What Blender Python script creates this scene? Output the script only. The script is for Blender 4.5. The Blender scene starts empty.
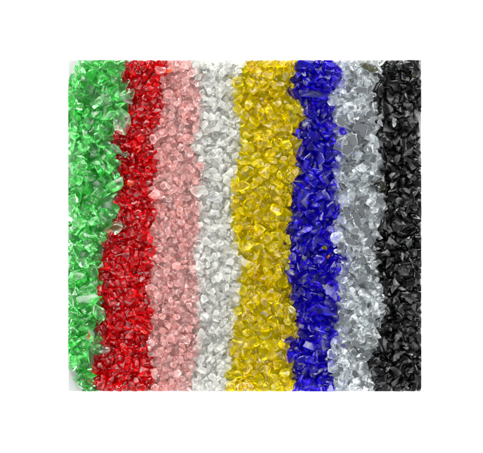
import bpy, bmesh, math, random
import numpy as np
from mathutils import Vector, Matrix, Euler, noise

random.seed(11)
rng = np.random.default_rng(11)
S = 0.0005                       # metres per unit of the plan (the bed is 353 x 331 units)
CX, CY = 241.5, 226.5            # plan point under the camera
X0, X1, Y0, Y1 = 68.0, 421.5, 60.0, 391.5   # outline of the glass bed

# ------------------------------------------------------------------ camera
sc = bpy.context.scene
COL = sc.collection
cam = bpy.data.cameras.new('camera')
camo = bpy.data.objects.new('camera', cam); COL.objects.link(camo)
H_CAM, Z_FIT = 3.0, 0.007
camo.location = (0, 0, H_CAM)
cam.sensor_fit = 'HORIZONTAL'; cam.sensor_width = 36
cam.lens = 36 * (H_CAM - Z_FIT) / (483 * S)
cam.clip_start = 0.05; cam.clip_end = 50
sc.camera = camo

# ------------------------------------------------------------------ light
w = bpy.data.worlds.new('World'); sc.world = w; w.use_nodes = True
bg = w.node_tree.nodes['Background']
# a room: darker ceiling above, light walls round about
nt = w.node_tree
tcw = nt.nodes.new('ShaderNodeTexCoord'); sx_ = nt.nodes.new('ShaderNodeSeparateXYZ'); rw = nt.nodes.new('ShaderNodeValToRGB')
nt.links.new(tcw.outputs['Generated'], sx_.inputs[0]); nt.links.new(sx_.outputs['Z'], rw.inputs['Fac']); nt.links.new(rw.outputs['Color'], bg.inputs['Color'])
rw.color_ramp.elements[0].position = 0.35; rw.color_ramp.elements[0].color = (1.0, 1.0, 1.0, 1)
rw.color_ramp.elements[1].position = 0.92; rw.color_ramp.elements[1].color = (0.26, 0.27, 0.28, 1)
bg.inputs['Strength'].default_value = 1.15

def area(name, loc, aim, sx, sy, power, col):
    l = bpy.data.lights.new(name, 'AREA'); l.shape = 'RECTANGLE'; l.size = sx; l.size_y = sy
    l.energy = power; l.color = col
    o = bpy.data.objects.new(name, l); COL.objects.link(o); o.location = loc
    o.rotation_euler = (Vector(aim) - Vector(loc)).to_track_quat('-Z', 'Y').to_euler()
    return o
area('north_softbox', (-0.20, 0.85, 0.62), (0, 0.0, 0), 0.80, 0.40, 14.0, (1.0, 0.99, 0.97))  # added softbox, no window here; set low so fewer facets glare
area('side_light_west', (-0.85, -0.10, 0.60), (0, 0, 0), 0.50, 0.40, 5.5, (0.98, 0.99, 1.0))  # added softbox, fills the shadow on the west side
area('side_light_east', (0.85, 0.05, 0.60), (0, 0, 0), 0.50, 0.40, 5.0, (1.0, 0.98, 0.95))  # added softbox opposite, evens out the bed's shadow
area('front_light', (0.10, -0.85, 0.62), (0, 0, 0), 0.60, 0.40, 5.0, (1.0, 0.99, 0.97))  # added softbox, cancels the shadow thrown by the north one

vs = sc.view_settings
vs.view_transform = 'Standard'; vs.look = 'None'; vs.exposure = 0.80; vs.gamma = 1.0
cy = sc.cycles
cy.max_bounces = 32; cy.transmission_bounces = 32; cy.glossy_bounces = 10; cy.diffuse_bounces = 6
cy.transparent_max_bounces = 8
cy.caustics_refractive = True; cy.caustics_reflective = True
cy.blur_glossy = 0.3
cy.sample_clamp_indirect = 6.0
cy.use_denoising = True

# ------------------------------------------------------------------ materials
def principled(name, col, rough=0.5, trans=0.0, ior=1.5):
    m = bpy.data.materials.new(name); m.use_nodes = True
    p = m.node_tree.nodes['Principled BSDF']
    p.inputs['Base Color'].default_value = (*col, 1); p.inputs['Roughness'].default_value = rough
    p.inputs['Transmission Weight'].default_value = trans; p.inputs['IOR'].default_value = ior
    return m, p

def surface_mat(name, col, var, scale, rough):
    m, p = principled(name, col, rough)
    nt = m.node_tree; N = nt.nodes; L = nt.links
    tc = N.new('ShaderNodeTexCoord'); n = N.new('ShaderNodeTexNoise')
    n.inputs['Scale'].default_value = scale; n.inputs['Detail'].default_value = 6
    r = N.new('ShaderNodeValToRGB')
    r.color_ramp.elements[0].color = (*[c * (1 - var) for c in col], 1); r.color_ramp.elements[1].color = (*[min(1, c * (1 + var)) for c in col], 1)
    L.new(tc.outputs['Object'], n.inputs['Vector']); L.new(n.outputs['Fac'], r.inputs['Fac']); L.new(r.outputs['Color'], p.inputs['Base Color'])
    b = N.new('ShaderNodeBump'); b.inputs['Strength'].default_value = 0.08; b.inputs['Distance'].default_value = 0.0002
    L.new(n.outputs['Fac'], b.inputs['Height']); L.new(b.outputs['Normal'], p.inputs['Normal'])
    return m

def glass_mat(name, c0, c1, rough=0.06, milk=0.15, milk_col=(0.8, 0.8, 0.8), bump=0.5, bscale=500, ior=1.5, through=0.5):
    """tinted glass: colour varies from chip to chip between c0 and c1; 'milk' is the dusty, crazed share"""
    m = bpy.data.materials.new(name); m.use_nodes = True
    nt = m.node_tree; N = nt.nodes; L = nt.links
    p = N['Principled BSDF']; out = N['Material Output']
    geo = N.new('ShaderNodeNewGeometry'); tc = N.new('ShaderNodeTexCoord')
    mix = N.new('ShaderNodeMix'); mix.data_type = 'RGBA'
    mix.inputs['A'].default_value = (*c0, 1); mix.inputs['B'].default_value = (*c1, 1)
    oi = N.new('ShaderNodeObjectInfo'); add = N.new('ShaderNodeMath'); add.operation = 'ADD'
    fr = N.new('ShaderNodeMath'); fr.operation = 'FRACT'
    L.new(geo.outputs['Random Per Island'], add.inputs[0]); L.new(oi.outputs['Random'], add.inputs[1])
    L.new(add.outputs[0], fr.inputs[0]); L.new(fr.outputs[0], mix.inputs['Factor'])
    L.new(mix.outputs['Result'], p.inputs['Base Color'])
    p.inputs['Roughness'].default_value = rough; p.inputs['Transmission Weight'].default_value = 1.0
    p.inputs['IOR'].default_value = ior
    if ior < 1.4: p.inputs['Specular IOR Level'].default_value = 0.35
    n = N.new('ShaderNodeTexNoise'); n.inputs['Scale'].default_value = bscale; n.inputs['Detail'].default_value = 2.5
    n.inputs['Distortion'].default_value = 0.6
    L.new(tc.outputs['Object'], n.inputs['Vector'])
    b = N.new('ShaderNodeBump'); b.inputs['Strength'].default_value = bump; b.inputs['Distance'].default_value = 0.0004
    L.new(n.outputs['Fac'], b.inputs['Height']); L.new(b.outputs['Normal'], p.inputs['Normal'])
    if milk > 0:
        d = N.new('ShaderNodeBsdfDiffuse'); t = N.new('ShaderNodeBsdfTranslucent')
        for q in (d, t): q.inputs['Color'].default_value = (*milk_col, 1)
        m1 = N.new('ShaderNodeMixShader'); m1.inputs[0].default_value = through
        L.new(d.outputs[0], m1.inputs[1]); L.new(t.outputs[0], m1.inputs[2])
        m2 = N.new('ShaderNodeMixShader')
        n2 = N.new('ShaderNodeTexNoise'); n2.inputs['Scale'].default_value = 380; n2.inputs['Detail'].default_value = 4
        L.new(tc.outputs['Object'], n2.inputs['Vector'])
        mr = N.new('ShaderNodeMapRange'); mr.inputs['From Min'].default_value = 0.3; mr.inputs['From Max'].default_value = 0.7
        mr.inputs['To Min'].default_value = milk * 0.4; mr.inputs['To Max'].default_value = min(1, milk * 1.6)
        L.new(n2.outputs['Fac'], mr.inputs['Value'])
        f2 = N.new('ShaderNodeMath'); f2.operation = 'MULTIPLY'; f2.inputs[1].default_value = 7.31
        f3 = N.new('ShaderNodeMath'); f3.operation = 'FRACT'; f4 = N.new('ShaderNodeMath'); f4.operation = 'POWER'; f4.inputs[1].default_value = 2.0
        f5 = N.new('ShaderNodeMath'); f5.operation = 'MULTIPLY_ADD'; f5.inputs[1].default_value = 1.5; f5.inputs[2].default_value = 0.4
        f6 = N.new('ShaderNodeMath'); f6.operation = 'MULTIPLY'; f6.use_clamp = True
        L.new(fr.outputs[0], f2.inputs[0]); L.new(f2.outputs[0], f3.inputs[0]); L.new(f3.outputs[0], f4.inputs[0]); L.new(f4.outputs[0], f5.inputs[0])
        L.new(mr.outputs['Result'], f6.inputs[0]); L.new(f5.outputs[0], f6.inputs[1]); L.new(f6.outputs[0], m2.inputs[0])
        L.new(p.outputs[0], m2.inputs[1]); L.new(m1.outputs[0], m2.inputs[2]); L.new(m2.outputs[0], out.inputs['Surface'])
    return m

M = {
 'green':  glass_mat('green_glass',  (0.05, 0.62, 0.10), (0.58, 0.90, 0.60), 0.05, 0.045, (0.12, 0.66, 0.14), 0.12, ior=1.44),
 'palegreen': glass_mat('pale_green_glass', (0.46, 0.60, 0.46), (0.60, 0.74, 0.58), 0.04, 0.05, (0.50, 0.62, 0.48), 0.12),
 'red':    glass_mat('red_glass',    (0.70, 0.003, 0.010), (0.96, 0.02, 0.04), 0.11, 0.08, (0.90, 0.002, 0.012), 0.12, ior=1.35, through=.7),
 'orange': glass_mat('orange_glass', (0.95, 0.22, 0.05), (0.95, 0.22, 0.07), 0.05, 0.15, (0.85, 0.12, 0.02), 0.12),
 'pink':   glass_mat('pink_glass',   (0.99, 0.64, 0.62), (0.998, 0.92, 0.90), 0.07, 0.15, (0.99, 0.67, 0.64), 0.15, ior=1.44, through=.72),
 'clear':  glass_mat('clear_glass',  (0.985, 0.995, 0.972), (0.997, 0.999, 0.989), 0.07, 0.19, (0.985, 0.985, 0.945), 0.15, ior=1.44, through=.72),
 'yellow': glass_mat('yellow_glass', (0.93, 0.76, 0.0), (0.965, 0.93, 0.004), 0.08, 0.12, (0.86, 0.77, 0.0), 0.12, ior=1.36, through=.7),
 'blue':   glass_mat('blue_glass',   (0.03, 0.008, 0.58), (0.11, 0.04, 0.96), 0.09, 0.055, (0.045, 0.003, 0.70), 0.1, ior=1.33, through=.7),
 'crystal': glass_mat('crystal_glass', (0.92, 0.965, 0.975), (0.98, 0.992, 0.995), 0.012, 0.07, (0.84, 0.90, 0.92), 0.1),
 'black':  glass_mat('black_glass',  (0.003, 0.003, 0.004), (0.08, 0.08, 0.09), 0.10, 0.06, (0.022, 0.022, 0.026), 0.12, ior=1.33),
 'olive':  glass_mat('olive_glass',  (0.05, 0.05, 0.015), (0.12, 0.11, 0.04), 0.05, 0.08, (0.08, 0.07, 0.02), 0.12),
}
M['backing'] = surface_mat('grey_mirror_backing', (0.030, 0.034, 0.039), 0.35, 700, 0.55)
M['table'] = surface_mat('white_table', (0.90, 0.90, 0.90), 0.01, 40, 0.6)
M['paper'] = surface_mat('grey_paper', (0.26, 0.265, 0.264), 0.04, 120, 0.8)

def tag(o, label, cat=None, group=None, kind=None):
    if label: o['label'] = label
    if cat: o['category'] = cat
    if group: o['group'] = group
    if kind: o['kind'] = kind
    return o

def W(x, y, z=0.0):
    return Vector(((x - CX) * S, (CY - y) * S, z * S))

# ------------------------------------------------------------------ setting
def slab(name, x0, y0, x1, y1, z0, z1, mat):
    bm = bmesh.new()
    vs_ = [bm.verts.new(W(x, y, 0) + Vector((0, 0, z))) for z in (z0, z1) for x, y in ((x0, y0), (x1, y0), (x1, y1), (x0, y1))]
    for f in ((0, 1, 2, 3), (7, 6, 5, 4), (0, 4, 5, 1), (1, 5, 6, 2), (2, 6, 7, 3), (3, 7, 4, 0)):
        bm.faces.new([vs_[i] for i in f])
    bmesh.ops.recalc_face_normals(bm, faces=bm.faces)
    me = bpy.data.meshes.new(name); bm.to_mesh(me); bm.free(); me.materials.append(mat)
    o = bpy.data.objects.new(name, me); COL.objects.link(o); return o
tag(slab('table_surface', -1500, -1500, 1980, 1950, -0.03, -0.0002, M['table']), None, kind='structure')
tag(slab('paper_sheet', X0, Y0, X1, Y1, -0.0002, 0.0, M['paper']),
    'pale grey paper sheet under all the bands of glass chips', 'paper sheet')

# ------------------------------------------------------------------ chip shapes
def smooth_mesh(bm, level, crease):
    """rounded-off shard from a hull, by a subdivision with creased edges"""
    me = bpy.data.meshes.new('hull'); bm.to_mesh(me)
    at = me.attributes.new('crease_edge', 'FLOAT', 'EDGE')
    at.data.foreach_set('value', [random.uniform(*crease) for _ in me.edges])
    o = bpy.data.objects.new('hull', me); COL.objects.link(o)
    md = o.modifiers.new('s', 'SUBSURF'); md.levels = level
    dg = bpy.context.evaluated_depsgraph_get()
    r = bpy.data.meshes.new_from_object(o.evaluated_get(dg))
    bpy.data.objects.remove(o); bpy.data.meshes.remove(me)
    return r

class Proto: pass
def make_proto(aspect, npts, crease, round_, name, mat):
    bm = bmesh.new()
    for _ in range(npts):
        v = Vector([random.gauss(0, 1) for _ in range(3)])
        u = v.normalized()
        m_ = max(abs(u.x), abs(u.y), abs(u.z))
        r = (1 - round_) * random.uniform(0.75, 1.0) / max(m_, 0.62) * 0.8 + round_ * random.uniform(0.88, 1.0)
        bm.verts.new((u.x * r * aspect[0], u.y * r * aspect[1], u.z * r * aspect[2]))
    res = bmesh.ops.convex_hull(bm, input=bm.verts)
    bmesh.ops.delete(bm, geom=[g for g in bm.verts if not g.link_faces], context='VERTS')
    bmesh.ops.dissolve_limit(bm, angle_limit=math.radians(16), verts=bm.verts, edges=bm.edges)
    bmesh.ops.triangulate(bm, faces=[f for f in bm.faces if len(f.verts) > 5])
    bmesh.ops.recalc_face_normals(bm, faces=bm.faces)
    P = Proto()
    fine = smooth_mesh(bm, 2, crease); coarse = fine
    bm.free()
    for me in (fine,):
        # gentle conchoidal waviness
        off = Vector((random.uniform(0, 99), 0, 0))
        for v in me.vertices:
            k = noise.noise(v.co * 1.6 + off) * 0.10
            v.co += v.normal * k
        me.polygons.foreach_set('use_smooth', [True] * len(me.polygons))
        me.materials.append(mat); me.name = name
        me.set_sharp_from_angle(angle=math.radians(32))
    P.mesh = fine
    co = np.empty(len(fine.vertices) * 3); fine.vertices.foreach_get('co', co); P.co = co.reshape(-1, 3)
    P.co = P.co - (P.co.max(0) + P.co.min(0)) * 0.25 - P.co.mean(0) * 0.5
    P.co = P.co / np.linalg.norm(P.co, axis=1).max() * 1.08
    fine.vertices.foreach_set('co', P.co.ravel()); fine.update()
    # half-spaces of the smoothed shape's hull (from an even subset of its points)
    b2 = bmesh.new()
    for c in P.co: b2.verts.new(c)
    bmesh.ops.convex_hull(b2, input=b2.verts)
    bmesh.ops.dissolve_limit(b2, angle_limit=math.radians(12), verts=b2.verts, edges=b2.edges)
    pl = []
    for f in b2.faces:
        n = f.normal.copy(); c = f.calc_center_median()
        if n.dot(c) < 0: n = -n
        pl.append((n.x, n.y, n.z, n.dot(c)))
    b2.free(); P.pl = np.array(pl)
    nf = len(fine.polygons)
    st = np.empty(nf, int); tt = np.empty(nf, int); fine.polygons.foreach_get('loop_start', st); fine.polygons.foreach_get('loop_total', tt)
    li = np.empty(len(fine.loops), int); fine.loops.foreach_get('vertex_index', li)
    P.faces = [li[s:s + t] for s, t in zip(st, tt)]; P.st, P.tt, P.li = st, tt, li
    return P

# ------------------------------------------------------------------ plan of the bands
BOUNDS = [
 [(60,126),(72,124),(78,118),(88,128),(98,132),(104,124),(120,128),(135,113),(155,115),(168,116),(185,117),(200,115),(212,117),(224,112),(238,103),(262,101),(280,98),(300,101),(318,100),(332,91),(345,105),(356,93),(391,93)],
 [(60,167),(72,168),(80,162),(100,163),(120,160),(130,150),(150,155),(170,156),(190,150),(205,157),(215,155),(235,149),(250,157),(280,147),(300,148),(320,152),(345,147),(360,152),(380,153),(391,150)],
 [(60,190),(75,196),(100,200),(125,197),(150,193),(165,200),(190,200),(230,199),(260,193),(280,197),(320,197),(355,197),(370,193),(391,190)],
 [(60,247),(75,241),(83,234),(100,237),(130,240),(150,242),(165,236),(190,234),(225,235),(250,237),(262,244),(280,242),(300,240),(320,236),(350,233),(370,229),(391,228)],
 [(60,301),(75,293),(95,291),(105,304),(120,305),(127,297),(150,299),(165,297),(180,298),(195,291),(215,290),(255,287),(270,289),(280,292),(300,291),(318,297),(333,297),(345,288),(360,292),(375,295),(391,292)],
 [(60,334),(75,341),(90,336),(100,328),(110,334),(125,332),(140,333),(160,340),(185,333),(210,338),(235,332),(250,336),(260,341),(280,335),(330,335),(350,331),(365,328),(375,331),(391,337)],
 [(60,382),(75,381),(90,375),(110,375),(125,376),(145,381),(165,383),(180,378),(200,385),(215,384),(235,378),(255,375),(280,379),(300,386),(330,379),(345,378),(360,371),(375,374),(391,375)],
]
def edge(i, y):
    if i < 0: return X0 - 6
    if i > 6: return 417 + (6 if not (106 < y < 152 or 66 < y < 82) else 0)
    b = BOUNDS[i]
    return float(np.interp(y, [p[0] for p in b], [p[1] for p in b]))

# size range (half-length, plan units), flatness, shape, pile height
BANDS = [
 dict(k='green',  size=(6.5, 13.0), asp=[(1, .72, .45), (1, .6, .5), (1, .85, .4)], n=11, cr=(.7, 1.0), rd=.05, h=8.5, lab='translucent green glass chip heaped in the band left of the red one'),
 dict(k='red',    size=(4.0, 7.6), asp=[(1, .75, .6), (1, .6, .5), (1, .85, .6)], n=12, cr=(.5, .95), rd=.3, h=8.5, lab='deep red glass chip heaped in the band between green and pink'),
 dict(k='pink',   size=(3.8, 6.2), asp=[(1, .85, .7), (1, .75, .7), (1, .9, .75)], n=13, cr=(.35, .85), rd=.5, h=8.5, lab='small pale pink glass chip in the band right of the red one'),
 dict(k='clear',  size=(4.0, 6.8), asp=[(1, .85, .7), (1, .7, .6), (1, .8, .7)], n=12, cr=(.5, .95), rd=.4, h=8.5, lab='small frosty clear glass chip in the band between pink and yellow'),
 dict(k='yellow', size=(5.0, 9.4), asp=[(1, .8, .55), (1, .7, .5), (1, .85, .6)], n=12, cr=(.5, .95), rd=.3, h=8.5, lab='yellow glass chip heaped in the band between frosty clear and blue'),
 dict(k='blue',   size=(5.2, 11.0), asp=[(1, .7, .55), (1, .6, .5), (1, .8, .5)], n=10, cr=(.75, 1.0), rd=.05, h=8.5, lab='cobalt blue glass chip heaped in the band right of the yellow one'),
 dict(k='crystal', size=(5.2, 9.6), asp=[(1, .75, .6), (1, .6, .5), (1, .85, .6)], n=11, cr=(.55, 1.0), rd=.15, h=8.5, lab='glittering crystal clear glass chip in the band between blue and black'),
 dict(k='black',  size=(5.4, 10.0), asp=[(1, .75, .55), (1, .6, .5), (1, .8, .6)], n=10, cr=(.75, 1.0), rd=.05, h=8.5, lab='black glass chip heaped in the rightmost band of chips'),
]
NAMES = {'clear': 'clear_glass_chip', 'crystal': 'crystal_glass_chip'}
for i, b in enumerate(BANDS):
    nm = NAMES.get(b['k'], b['k'] + '_glass_chip')
    b['name'] = nm; b['i'] = i
    b['protos'] = [make_proto(b['asp'][j % 3], b['n'], b['cr'], b['rd'], nm, M[b['k']]) for j in range(22)]

# ------------------------------------------------------------------ dropping the chips
PAD = 14
GX0, GY0 = int(X0) - PAD, int(Y0) - PAD
GW, GH = int(X1 - X0) + 2 * PAD + 1, int(Y1 - Y0) + 2 * PAD + 1
HM = np.zeros((GH, GW)); ID = -np.ones((GH, GW), int)
chips = []
def rot_planes(P, R, s):
    n = P.pl[:, :3] @ R.T
    return n, P.pl[:, 3] * s

def footprint(P, R, s, x, y):
    """top and bottom of the chip, over the height map's cells, with its centre at z = 0 (y of the plan runs down)"""
    n, d = rot_planes(P, R, s)
    r = int(s * 1.25) + 2
    ix, iy = int(round(x)), int(round(y))
    xs = np.arange(ix - r, ix + r + 1); ys = np.arange(iy - r, iy + r + 1)
    gx, gy = np.meshgrid(xs - x, -(ys - y))
    up = n[:, 2] > 1e-3; dn = n[:, 2] < -1e-3; sd = ~(up | dn)
    f = lambda k: (d[k][:, None, None] - n[k, 0][:, None, None] * gx - n[k, 1][:, None, None] * gy) / n[k, 2][:, None, None]
    top = f(up).min(0); bot = f(dn).max(0)
    return top, bot, top > bot, iy - r - GY0, ix - r - GX0

def rest(P, R, s, x, y, sink):
    top, bot, ins, r0, c0 = footprint(P, R, s, x, y)
    h, w_ = top.shape
    if r0 < 0 or c0 < 0 or r0 + h > GH or c0 + w_ > GW or not ins.any(): return None
    hm = HM[r0:r0 + h, c0:c0 + w_]
    z = np.percentile((hm - bot)[ins], sink)
    z = max(z, -bot[ins].min() * 0.98)
    return z, (top, ins, r0, c0)

def commit(band, P, R, s, x, y, z, fp, sc3=None, **kw):
    top, ins, r0, c0 = fp
    h, w_ = top.shape
    hm = HM[r0:r0 + h, c0:c0 + w_]; idm = ID[r0:r0 + h, c0:c0 + w_]
    t = top + z; k = ins & (t > hm)
    hm[k] = t[k]; idm[k] = len(chips)
    chips.append(dict(b=band, P=P, R=R, s=s, x=x, y=y, z=z, **kw))

def rand_rot(tilt):
    a = Matrix.Rotation(random.uniform(0, 2 * math.pi), 3, 'Z')
    t = Matrix.Rotation(random.gauss(0, tilt), 3, 'X') @ Matrix.Rotation(random.gauss(0, tilt), 3, 'Y')
    f = Matrix.Rotation(random.choice((0, math.pi)), 3, 'X')
    return np.array(a @ t @ f)

def sizes(b):
    lo, hi = b['size']
    return lo + (hi - lo) * random.random() ** 1.6

def bare(x, y):
    """where the photo shows paper: corners of the green band, slots beside it and at the far right"""
    if (x - 66) + (y - 58) < 25: return True
    if x < 84 and y > 362 and (y - 362) * 0.8 > (x - 68) - 1: return True
    if 86 < x < 94 and 352 < y < 373: return True
    return False

def fill(b, grow):
    i = b['i']; tgt = b['h'] * grow; n = 0; fails = 0
    while fails < 60:
        best = None
        s = sizes(b); P = random.choice(b['protos']); R = rand_rot(0.5 if i not in (2, 3) else 0.9)
        for _ in range(9):
            y = random.uniform(Y0 - 3, Y1 + 3)
            e0, e1 = edge(i - 1, y), edge(i, y)
            m_ = s * (0.15 if grow < .5 else 0.42)
            if e1 - e0 < 2 * m_ + 1: continue
            x = random.uniform(e0 + m_, e1 - m_)
            if i == 0 and bare(x, y): continue
            if i == 0 and any(bare(x + dx * s * .8, y + dy * s * .8) for dx in (-1, 0, 1) for dy in (-1, 0, 1)): continue
            q = rest(P, R, s, x, y, 82)
            if q is None: continue
            if best is None or q[0] < best[0]: best = (q[0], x, y, q[1])
        if best is None: fails += 1; continue
        z, x, y, fp = best
        if z > tgt: fails += 1; continue
        commit(b, P, R, s, x, y, z, fp); n += 1
    return n

for g in (0.45, 0.75, 1.0):
    order = list(BANDS); random.shuffle(order)
    for b in order: fill(b, g)

# bare spots inside the bands get a chip each
for _ in range(2600):
    sub = HM[PAD:GH - PAD, PAD:GW - PAD]
    low = np.argwhere(sub < 3.0)
    if len(low) == 0: break
    r_, c_ = low[random.randrange(len(low))]
    x, y = c_ + GX0 + PAD, r_ + GY0 + PAD
    if bare(x, y) or x > edge(7, y): continue
    i = sum(x > edge(k, y) for k in range(7)); b = BANDS[i]
    s = random.uniform(b['size'][0] * .8, sum(b['size']) / 2); P = random.choice(b['protos']); R = rand_rot(.6)
    q = rest(P, R, s, x, y, 60)
    if q: commit(b, P, R, s, x, y, q[0], q[1])

# ------------------------------------------------------------------ chips that stand out
def special(x, y, s, asp, mat, name, label, cat='glass chip', ang=None, n=14, cr=(.55, .95), rd=.3, tilt=.10, sink=48, group=None):
    P = make_proto(asp, n, cr, rd, name, M[mat])
    a = random.uniform(0, 6.28) if ang is None else math.radians(ang)
    R = np.array(Matrix.Rotation(a, 3, 'Z') @ Matrix.Rotation(random.gauss(0, tilt), 3, 'X'))
    q = rest(P, R, s, x, y, sink)
    if q: commit(None, P, R, s, x, y, q[0], q[1], name=name, label=label, cat=cat, group=group)

special(122, 121, 13.5, (1, .62, .42), 'palegreen', 'pale_green_glass_chip', 'large pale grey-green glass shard standing out against the red band', ang=92, n=18, rd=.55, tilt=.03)
special(126, 98, 8, (1, .6, .4), 'palegreen', 'pale_green_glass_chip', 'dull pale green glass chip above the largest grey-green shard', ang=-30)
special(103, 101, 10, (1, .7, .4), 'palegreen', 'pale_green_glass_chip', 'pale green glass shard inside the green band near its upper right', ang=20)
special(116, 69, 11, (1, .7, .45), 'green', 'green_glass_chip', 'big bright green glass shard at the top end of the green band', ang=-40)
special(115, 228, 12, (1, .5, .4), 'green', 'green_glass_chip', 'long green glass shard reaching far over the red band', ang=22)
special(103, 349, 7.5, (1, .8, .5), 'palegreen', 'pale_green_glass_chip', 'dark green-grey chip over the red band near the bottom', ang=-15)
special(115, 149, 8, (1, .6, .4), 'palegreen', 'pale_green_glass_chip', 'pale green glass splinter below the largest grey-green shard', ang=-45)
special(124, 155, 6, (1, .5, .4), 'green', 'green_glass_chip', 'small bright green chip lying on the red band', ang=30)
special(88, 300, 12, (1, .6, .4), 'green', 'green_glass_chip', 'wide green glass shard in the lower part of the green band', ang=10)
special(81, 358, 11, (1, .45, .45), 'green', 'green_glass_chip', 'steep green shard beside the bare paper slot', ang=-65)
special(160, 70, 7, (1, .8, .6), 'pink', 'pink_glass_chip', 'pink glass chip lying on the top of the red band', ang=20)
special(154, 195, 6.5, (1, .85, .6), 'pink', 'pink_glass_chip', 'large dusky pink chip on the edge of the red band', ang=30, rd=.5)
special(130, 183, 4.2, (1, .9, .6), 'orange', 'orange_glass_chip', 'coral red chip in the upper half of the red band', rd=.5)
special(169, 71, 4.2, (1, .6, .6), 'orange', 'orange_glass_chip', 'orange glass chip between red and pink at the top')
special(139, 150, 3, (1, .5, .6), 'orange', 'orange_glass_chip', 'small orange glass splinter in the middle of the red band')
special(89, 336, 3.8, (1, .5, .6), 'orange', 'orange_glass_chip', 'orange splinter at the left edge of the red band')
special(144, 332, 3.5, (1, .5, .6), 'orange', 'orange_glass_chip', 'orange splinter near the pink band low down')
special(199, 190, 8, (1, .8, .6), 'clear', 'clear_glass_chip', 'large clear chip bulging over the pink band', rd=.5)
special(215, 197, 8.5, (1, .7, .4), 'crystal', 'crystal_glass_chip', 'glossy bluish clear chip in the frosty clear band', rd=.4, ang=-20)
special(201, 337, 8, (1, .7, .6), 'clear', 'clear_glass_chip', 'large clear chip on the lower pink and clear border', rd=.4, ang=60)
special(208, 264, 5, (1, .8, .6), 'clear', 'clear_glass_chip', 'three-cornered bright white chip in the frosty clear band', n=7)
special(241, 186, 9, (1, .6, .5), 'yellow', 'yellow_glass_chip', 'bright yellow chip reaching into the clear band', rd=.5, ang=5)
special(238, 82, 6.5, (1, .8, .6), 'yellow', 'yellow_glass_chip', 'rounded yellow chip reaching into the clear band near the top', rd=.6, ang=5)
special(239, 229, 5, (1, .8, .6), 'yellow', 'yellow_glass_chip', 'small lemon yellow chip on the clear band, halfway down', rd=.6)
special(252, 342, 9, (1, .55, .5), 'yellow', 'yellow_glass_chip', 'long amber yellow chip in the lower yellow band', rd=.5, ang=-5)
special(244, 262, 8, (1, .7, .5), 'clear', 'clear_glass_chip', 'clear chip stuck out over the yellow band', rd=.2, ang=-30)
special(312, 92, 15, (1, .42, .42), 'blue', 'blue_glass_chip', 'longest blue glass shard lying across the upper blue band', ang=-5)
special(303, 65, 9, (1, .6, .5), 'blue', 'blue_glass_chip', 'blue shard between yellow and blue at the top', ang=5)
special(322, 310, 14, (1, .45, .45), 'blue', 'blue_glass_chip', 'large three-cornered blue shard across the lower blue band', ang=-8, n=8)
special(289, 340, 7, (1, .7, .5), 'blue', 'blue_glass_chip', 'dark blue chip lying alone on the lower yellow band', ang=60)
special(291, 357, 6, (1, .7, .5), 'blue', 'blue_glass_chip', 'dark blue chip below the one alone on the yellow band', ang=60)
special(291, 309, 5, (1, .7, .5), 'crystal', 'crystal_glass_chip', 'clear bluish chip at the border of yellow and blue', ang=-40)
special(303, 200, 12, (1, .5, .5), 'blue', 'blue_glass_chip', 'tall blue shard standing along the yellow border', ang=80)
special(325, 248, 3.2, (1, .6, .6), 'yellow', 'yellow_glass_chip', 'stray yellow splinter on the blue band')
special(328, 257, 2.4, (1, .6, .6), 'orange', 'orange_glass_chip', 'stray orange splinter below the yellow one on the blue band')
special(343, 131, 4.5, (1, .8, .6), 'blue', 'blue_glass_chip', 'small blue chip on the crystal clear band')
special(369, 67, 10.5, (1, .45, .4), 'olive', 'olive_glass_chip', 'dark olive glass shard at the top of the crystal clear band', ang=-18, rd=.4)
special(394, 122, 5, (1, .75, .5), 'crystal', 'crystal_glass_chip', 'single clear chip shining on the black band', ang=80)
special(383, 185, 7, (1, .8, .5), 'olive', 'olive_glass_chip', 'brown olive chip at the left edge of the black band')
special(416, 74, 5.5, (.8, 1, .5), 'olive', 'olive_glass_chip', 'olive brown chip near the top right corner')
special(345, 204, 8, (1, .9, .5), 'crystal', 'crystal_glass_chip', 'rounded crystal clear chip at the blue border, upper half', rd=.6)
special(337, 237, 7, (1, .9, .6), 'crystal', 'crystal_glass_chip', 'rounded crystal clear chip overhanging the blue band', rd=.7)
special(350, 108, 8, (1, .8, .5), 'crystal', 'crystal_glass_chip', 'round crystal clear chip near the upper blue border', rd=.6)

special(384, 345, 8, (1, .8, .4), 'black', 'black_glass_chip', 'broad flat black chip beside the crystal clear chips, lower third')
special(398, 345, 8, (1, .85, .4), 'black', 'black_glass_chip', 'broad flat black chip, right one of a pair in the lower third')
# mirror glass: a clear shard whose flat back carries grey paint, lying paint side up
mirrors = []
def mirror_outline(s, n, ratio, ang):
    a0 = random.uniform(0, 6.28); pts = []
    for k in range(n):
        a = a0 + 2 * math.pi * (k + random.uniform(-.28, .28)) / n
        r = random.uniform(.8, 1.1)
        x, y = math.cos(a) * r, math.sin(a) * r * ratio
        c, d = math.cos(ang), math.sin(ang)
        pts.append(((x * c - y * d) * s, (x * d + y * c) * s))
    return pts
MIR = [(362,90,8,.45,5),(370,99,7,.5,-20),(360,129,9,.8,30),(352,141,8,.8,60),(347,150,7.5,.8,10),(366,157,8,.4,-8),(368,164,6,.5,12),
       (357,220,13,.3,68),(347,213,9,.4,75),(362,212,8,.4,60),(350,241,7,.5,20),(369,243,8,.5,-55),(363,198,8,.35,-12),(372,240,5,.6,0),
       (353,336,5,.7,0),(348,346,6,.4,-60),(356,344,5,.7,40),(364,306,5,.5,-50),(355,374,5.5,.75,0),(362,389,5,.5,0),(340,368,6,.45,30),
       (336,375,7,.35,0),(341,122,6,.6,60),(349,171,5,.6,0),(353,275,5,.5,30),(364,279,5,.5,-40),(366,73,5,.5,0),(344,297,5,.5,10),(371,320,5,.6,50),
       (380,122,5,.5,70)]
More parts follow.
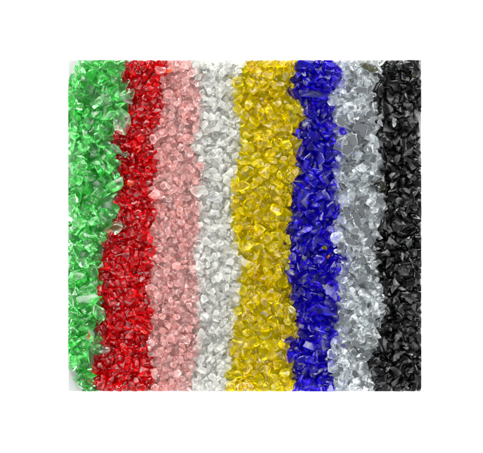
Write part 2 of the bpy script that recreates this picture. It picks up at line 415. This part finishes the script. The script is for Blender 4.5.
for _ in range(80):
    my = random.uniform(Y0 + 6, Y1 - 6)
    MIR.append((random.uniform(edge(5, my) + 4, edge(6, my) - 4), my, random.uniform(3.2, 6.5), random.uniform(.35, .9), random.uniform(0, 180)))
for mi, (mx, my, s, ratio, ang) in enumerate(MIR):
    r0, c0 = int(my - GY0), int(mx - GX0)
    rr = max(2, int(s * .6))
    z = np.percentile(HM[max(0, r0 - rr):r0 + rr + 1, max(0, c0 - rr):c0 + rr + 1], 84 if mi < 30 else 50)
    mirrors.append((mx, my, z - (0 if mi < 30 else random.uniform(0, 2.0)), mirror_outline(s, random.choice((4, 5, 5, 6)), ratio, math.radians(ang)), s))

# ------------------------------------------------------------------ building the chips as objects
vis = np.bincount(ID[PAD:GH - PAD, PAD:GW - PAD][ID[PAD:GH - PAD, PAD:GW - PAD] >= 0].ravel(), minlength=len(chips))
def world_verts(c):
    p = (c['P'].co @ c['R'].T) * c['s'] * S
    o = np.array(W(c['x'], c['y'], c['z']))
    return p, o
BX0, BX1 = (X0 - CX) * S, (X1 - CX) * S
BY1, BY0 = (CY - Y0) * S, (CY - Y1) * S
def clip_mesh(me, o):
    """chips at the rim of the bed end on its straight outline"""
    bm = bmesh.new(); bm.from_mesh(me)
    for pt, nrm in (((BX0, 0, 0), (-1, 0, 0)), ((BX1, 0, 0), (1, 0, 0)), ((0, BY1, 0), (0, 1, 0)), ((0, BY0, 0), (0, -1, 0))):
        g = bm.verts[:] + bm.edges[:] + bm.faces[:]
        if not g: break
        bmesh.ops.bisect_plane(bm, geom=g, plane_co=Vector(pt) - Vector(o), plane_no=nrm, clear_outer=True, dist=1e-7)
        be = [e for e in bm.edges if e.is_boundary]
        if be:
            r = bmesh.ops.holes_fill(bm, edges=be)
            for f in r['faces']: f.smooth = False
    ok = len(bm.faces) > 3
    bm.to_mesh(me); bm.free()
    return ok

def mat4(c, o):
    m = Matrix(c['R'].tolist()).to_4x4()
    return Matrix.Translation(o) @ m @ Matrix.Diagonal((c['s'] * S,) * 3 + (1,))

def build_chip(c, name, label, cat, group):
    p, o = world_verts(c)
    q = p + o
    over = q[:, 0].min() < BX0 or q[:, 0].max() > BX1 or q[:, 1].min() < BY0 or q[:, 1].max() > BY1
    if over:
        me = c['P'].mesh.copy(); me.name = name
        me.vertices.foreach_set('co', p.ravel()); me.update()
        if not clip_mesh(me, o): return
        ob = bpy.data.objects.new(name, me); ob.location = o
    else:
        ob = bpy.data.objects.new(name, c['P'].mesh); ob.matrix_world = mat4(c, o)
    COL.objects.link(ob)
    tag(ob, label, cat, group)

ZY = ['at the top rim', 'near the top', 'in the upper third', 'a little above mid height', 'a little below mid height', 'in the lower third', 'near the bottom', 'at the bottom rim']
KIND = ['green', 'deep red', 'pale pink', 'frosty clear', 'yellow', 'cobalt blue', 'crystal clear', 'black']
def side_phrase(i, t):
    if t < .33: return ('at the paper edge' if i == 0 else 'beside the ' + KIND[i - 1] + ' chips')
    if t > .67: return ('along the outer right edge' if i == 7 else 'beside the ' + KIND[i + 1] + ' chips')
    return 'mid-width in its band'
ORD = ['', 'second ', 'third ', 'fourth ', 'fifth ', 'sixth ', 'seventh ', 'eighth ', 'ninth ', 'tenth ', 'eleventh ', 'twelfth ']
def rank(k, n):
    return ORD[min(k, 11)] + 'largest ' if k < (n + 1) // 2 else ORD[min(n - 1 - k, 11)] + 'smallest '
def zone_labels(b, idx):
    zones = {}
    for i in idx:
        c = chips[i]; e0, e1 = edge(b['i'] - 1, c['y']), edge(b['i'], c['y'])
        t = (c['x'] - e0) / max(1, e1 - e0)
        zones.setdefault((min(7, max(0, int((c['y'] - Y0) / (Y1 - Y0) * 8))), side_phrase(b['i'], t)), []).append(i)
    out = {}
    for (zy, sp), l in zones.items():
        l.sort(key=lambda i: -vis[i])
        for k, i in enumerate(l):
            size = rank(k, len(l))
            out[i] = size + KIND[b['i']] + ' glass chip ' + sp + ', ' + ZY[zy]
    return out
GROUP = {b['k']: b['k'] + ' glass chips in their band' for b in BANDS}
GROUP['clear'] = 'frosty clear glass chips in their band'; GROUP['crystal'] = 'crystal clear glass chips in their band'
for i, c in enumerate(chips):
    if c['b'] is None: build_chip(c, c['name'], c['label'], c['cat'], c['group'])
for b in BANDS:
    mine = [i for i, c in enumerate(chips) if c['b'] is b]
    mine.sort(key=lambda i: -vis[i])
    zl = zone_labels(b, [i for i in mine[:300] if vis[i] > 0])
    for i in mine[:300]:
        if vis[i] > 0: build_chip(chips[i], b['name'], zl[i], 'glass chip', GROUP[b['k']])
    restl = [i for i in mine[:300] if vis[i] == 0] + mine[300:]
    V, LI, ST, TT, vo, lo = [], [], [], [], 0, 0
    for i in restl:
        c = chips[i]; p, o = world_verts(c); q = p + o
        # whole chips only, pulled in from the rim
        dx = max(0, BX0 - q[:, 0].min()) - max(0, q[:, 0].max() - BX1)
        dy = max(0, BY0 - q[:, 1].min()) - max(0, q[:, 1].max() - BY1)
        q = q + np.array((dx, dy, 0))
        V.append(q); LI.append(c['P'].li + vo); ST.append(c['P'].st + lo); TT.append(c['P'].tt)
        vo += len(q); lo += len(c['P'].li)
    if not V: continue
    V = np.concatenate(V); LI = np.concatenate(LI); ST = np.concatenate(ST); TT = np.concatenate(TT)
    me = bpy.data.meshes.new(b['k'] + '_glass_heap')
    me.vertices.add(len(V)); me.vertices.foreach_set('co', V.ravel())
    me.loops.add(len(LI)); me.loops.foreach_set('vertex_index', LI)
    me.polygons.add(len(ST)); me.polygons.foreach_set('loop_start', ST)
    me.update(calc_edges=True); me.validate()
    me.polygons.foreach_set('use_smooth', [True] * len(me.polygons)); me.materials.append(M[b['k']])
    ob = bpy.data.objects.new(b['k'] + '_glass_heap', me); COL.objects.link(ob)
    tag(ob, {'clear': 'frosty clear', 'crystal': 'crystal clear'}.get(b['k'], b['k']) + ' glass chips filling the gaps under the larger ones of their band', 'glass chips', kind='stuff')
    print(b['k'], 'chips', len(mine), 'visible', sum(vis[i] > 0 for i in mine), 'over 6 cells', sum(vis[i] > 6 for i in mine))

# mirror shards
def prism(outline, z0, z1, inset, mat, name):
    bm = bmesh.new()
    a = [bm.verts.new((x * inset * S, -y * inset * S, z0 * S)) for x, y in outline]
    b_ = [bm.verts.new((x * S, -y * S, z1 * S)) for x, y in outline]
    bm.faces.new(a); bm.faces.new(b_[::-1]); n = len(a)
    for k in range(n): bm.faces.new((a[k], b_[k], b_[(k + 1) % n], a[(k + 1) % n]))
    bmesh.ops.recalc_face_normals(bm, faces=bm.faces)
    me = bpy.data.meshes.new(name)
    bmesh.ops.bevel(bm, geom=bm.edges[:], offset=abs(z1 - z0) * S * .18, segments=2, affect='EDGES', clamp_overlap=True)
    bm.to_mesh(me); bm.free()
    me.materials.append(mat); return me
mz = {}
for m_ in mirrors:
    mz.setdefault((m_[0] > 379, min(7, int((m_[1] - Y0) / (Y1 - Y0) * 8))), []).append(m_)
mlab = {}
for (dark, zy), l in mz.items():
    l.sort(key=lambda m_: -m_[4] * (1 + 1e-3 * m_[0]))
    for k, m_ in enumerate(l):
        mlab[id(m_)] = rank(k, len(l)).strip() + ' flat grey-backed mirror shard in the ' + ('black band' if dark else 'crystal clear band') + ', ' + ZY[zy]
for m_ in mirrors:
    (mx, my, z, outl, s) = m_
    o = W(mx, my, z + 1.2)
    big = [(x * 1.18, y * 1.18) for x, y in outl]
    me = prism(big, -3.2, 0, .75, M['crystal'], 'mirror_shard')
    tl = .16 if s > 6.6 else .4
    rot = Euler((random.gauss(0, tl), random.gauss(0, tl), 0))
    if not (BX0 + s * S < o.x < BX1 - s * S): continue
    if o.y - s * 1.3 * S < BY0: o.y = BY0 + s * 1.3 * S
    ob = bpy.data.objects.new('mirror_shard', me); ob.location = o; ob.rotation_euler = rot; COL.objects.link(ob)
    dark = mx > 379
    tag(ob, mlab[id(m_)], 'mirror shard',
        'mirror shards on the black band' if dark else 'mirror shards in the crystal clear band')
    b2 = prism(outl, 0.05, 0.35, 1.0, M['backing'], 'grey_backing')
    ch = bpy.data.objects.new('grey_backing', b2); COL.objects.link(ch); ch.parent = ob
print('chips in all', len(chips))
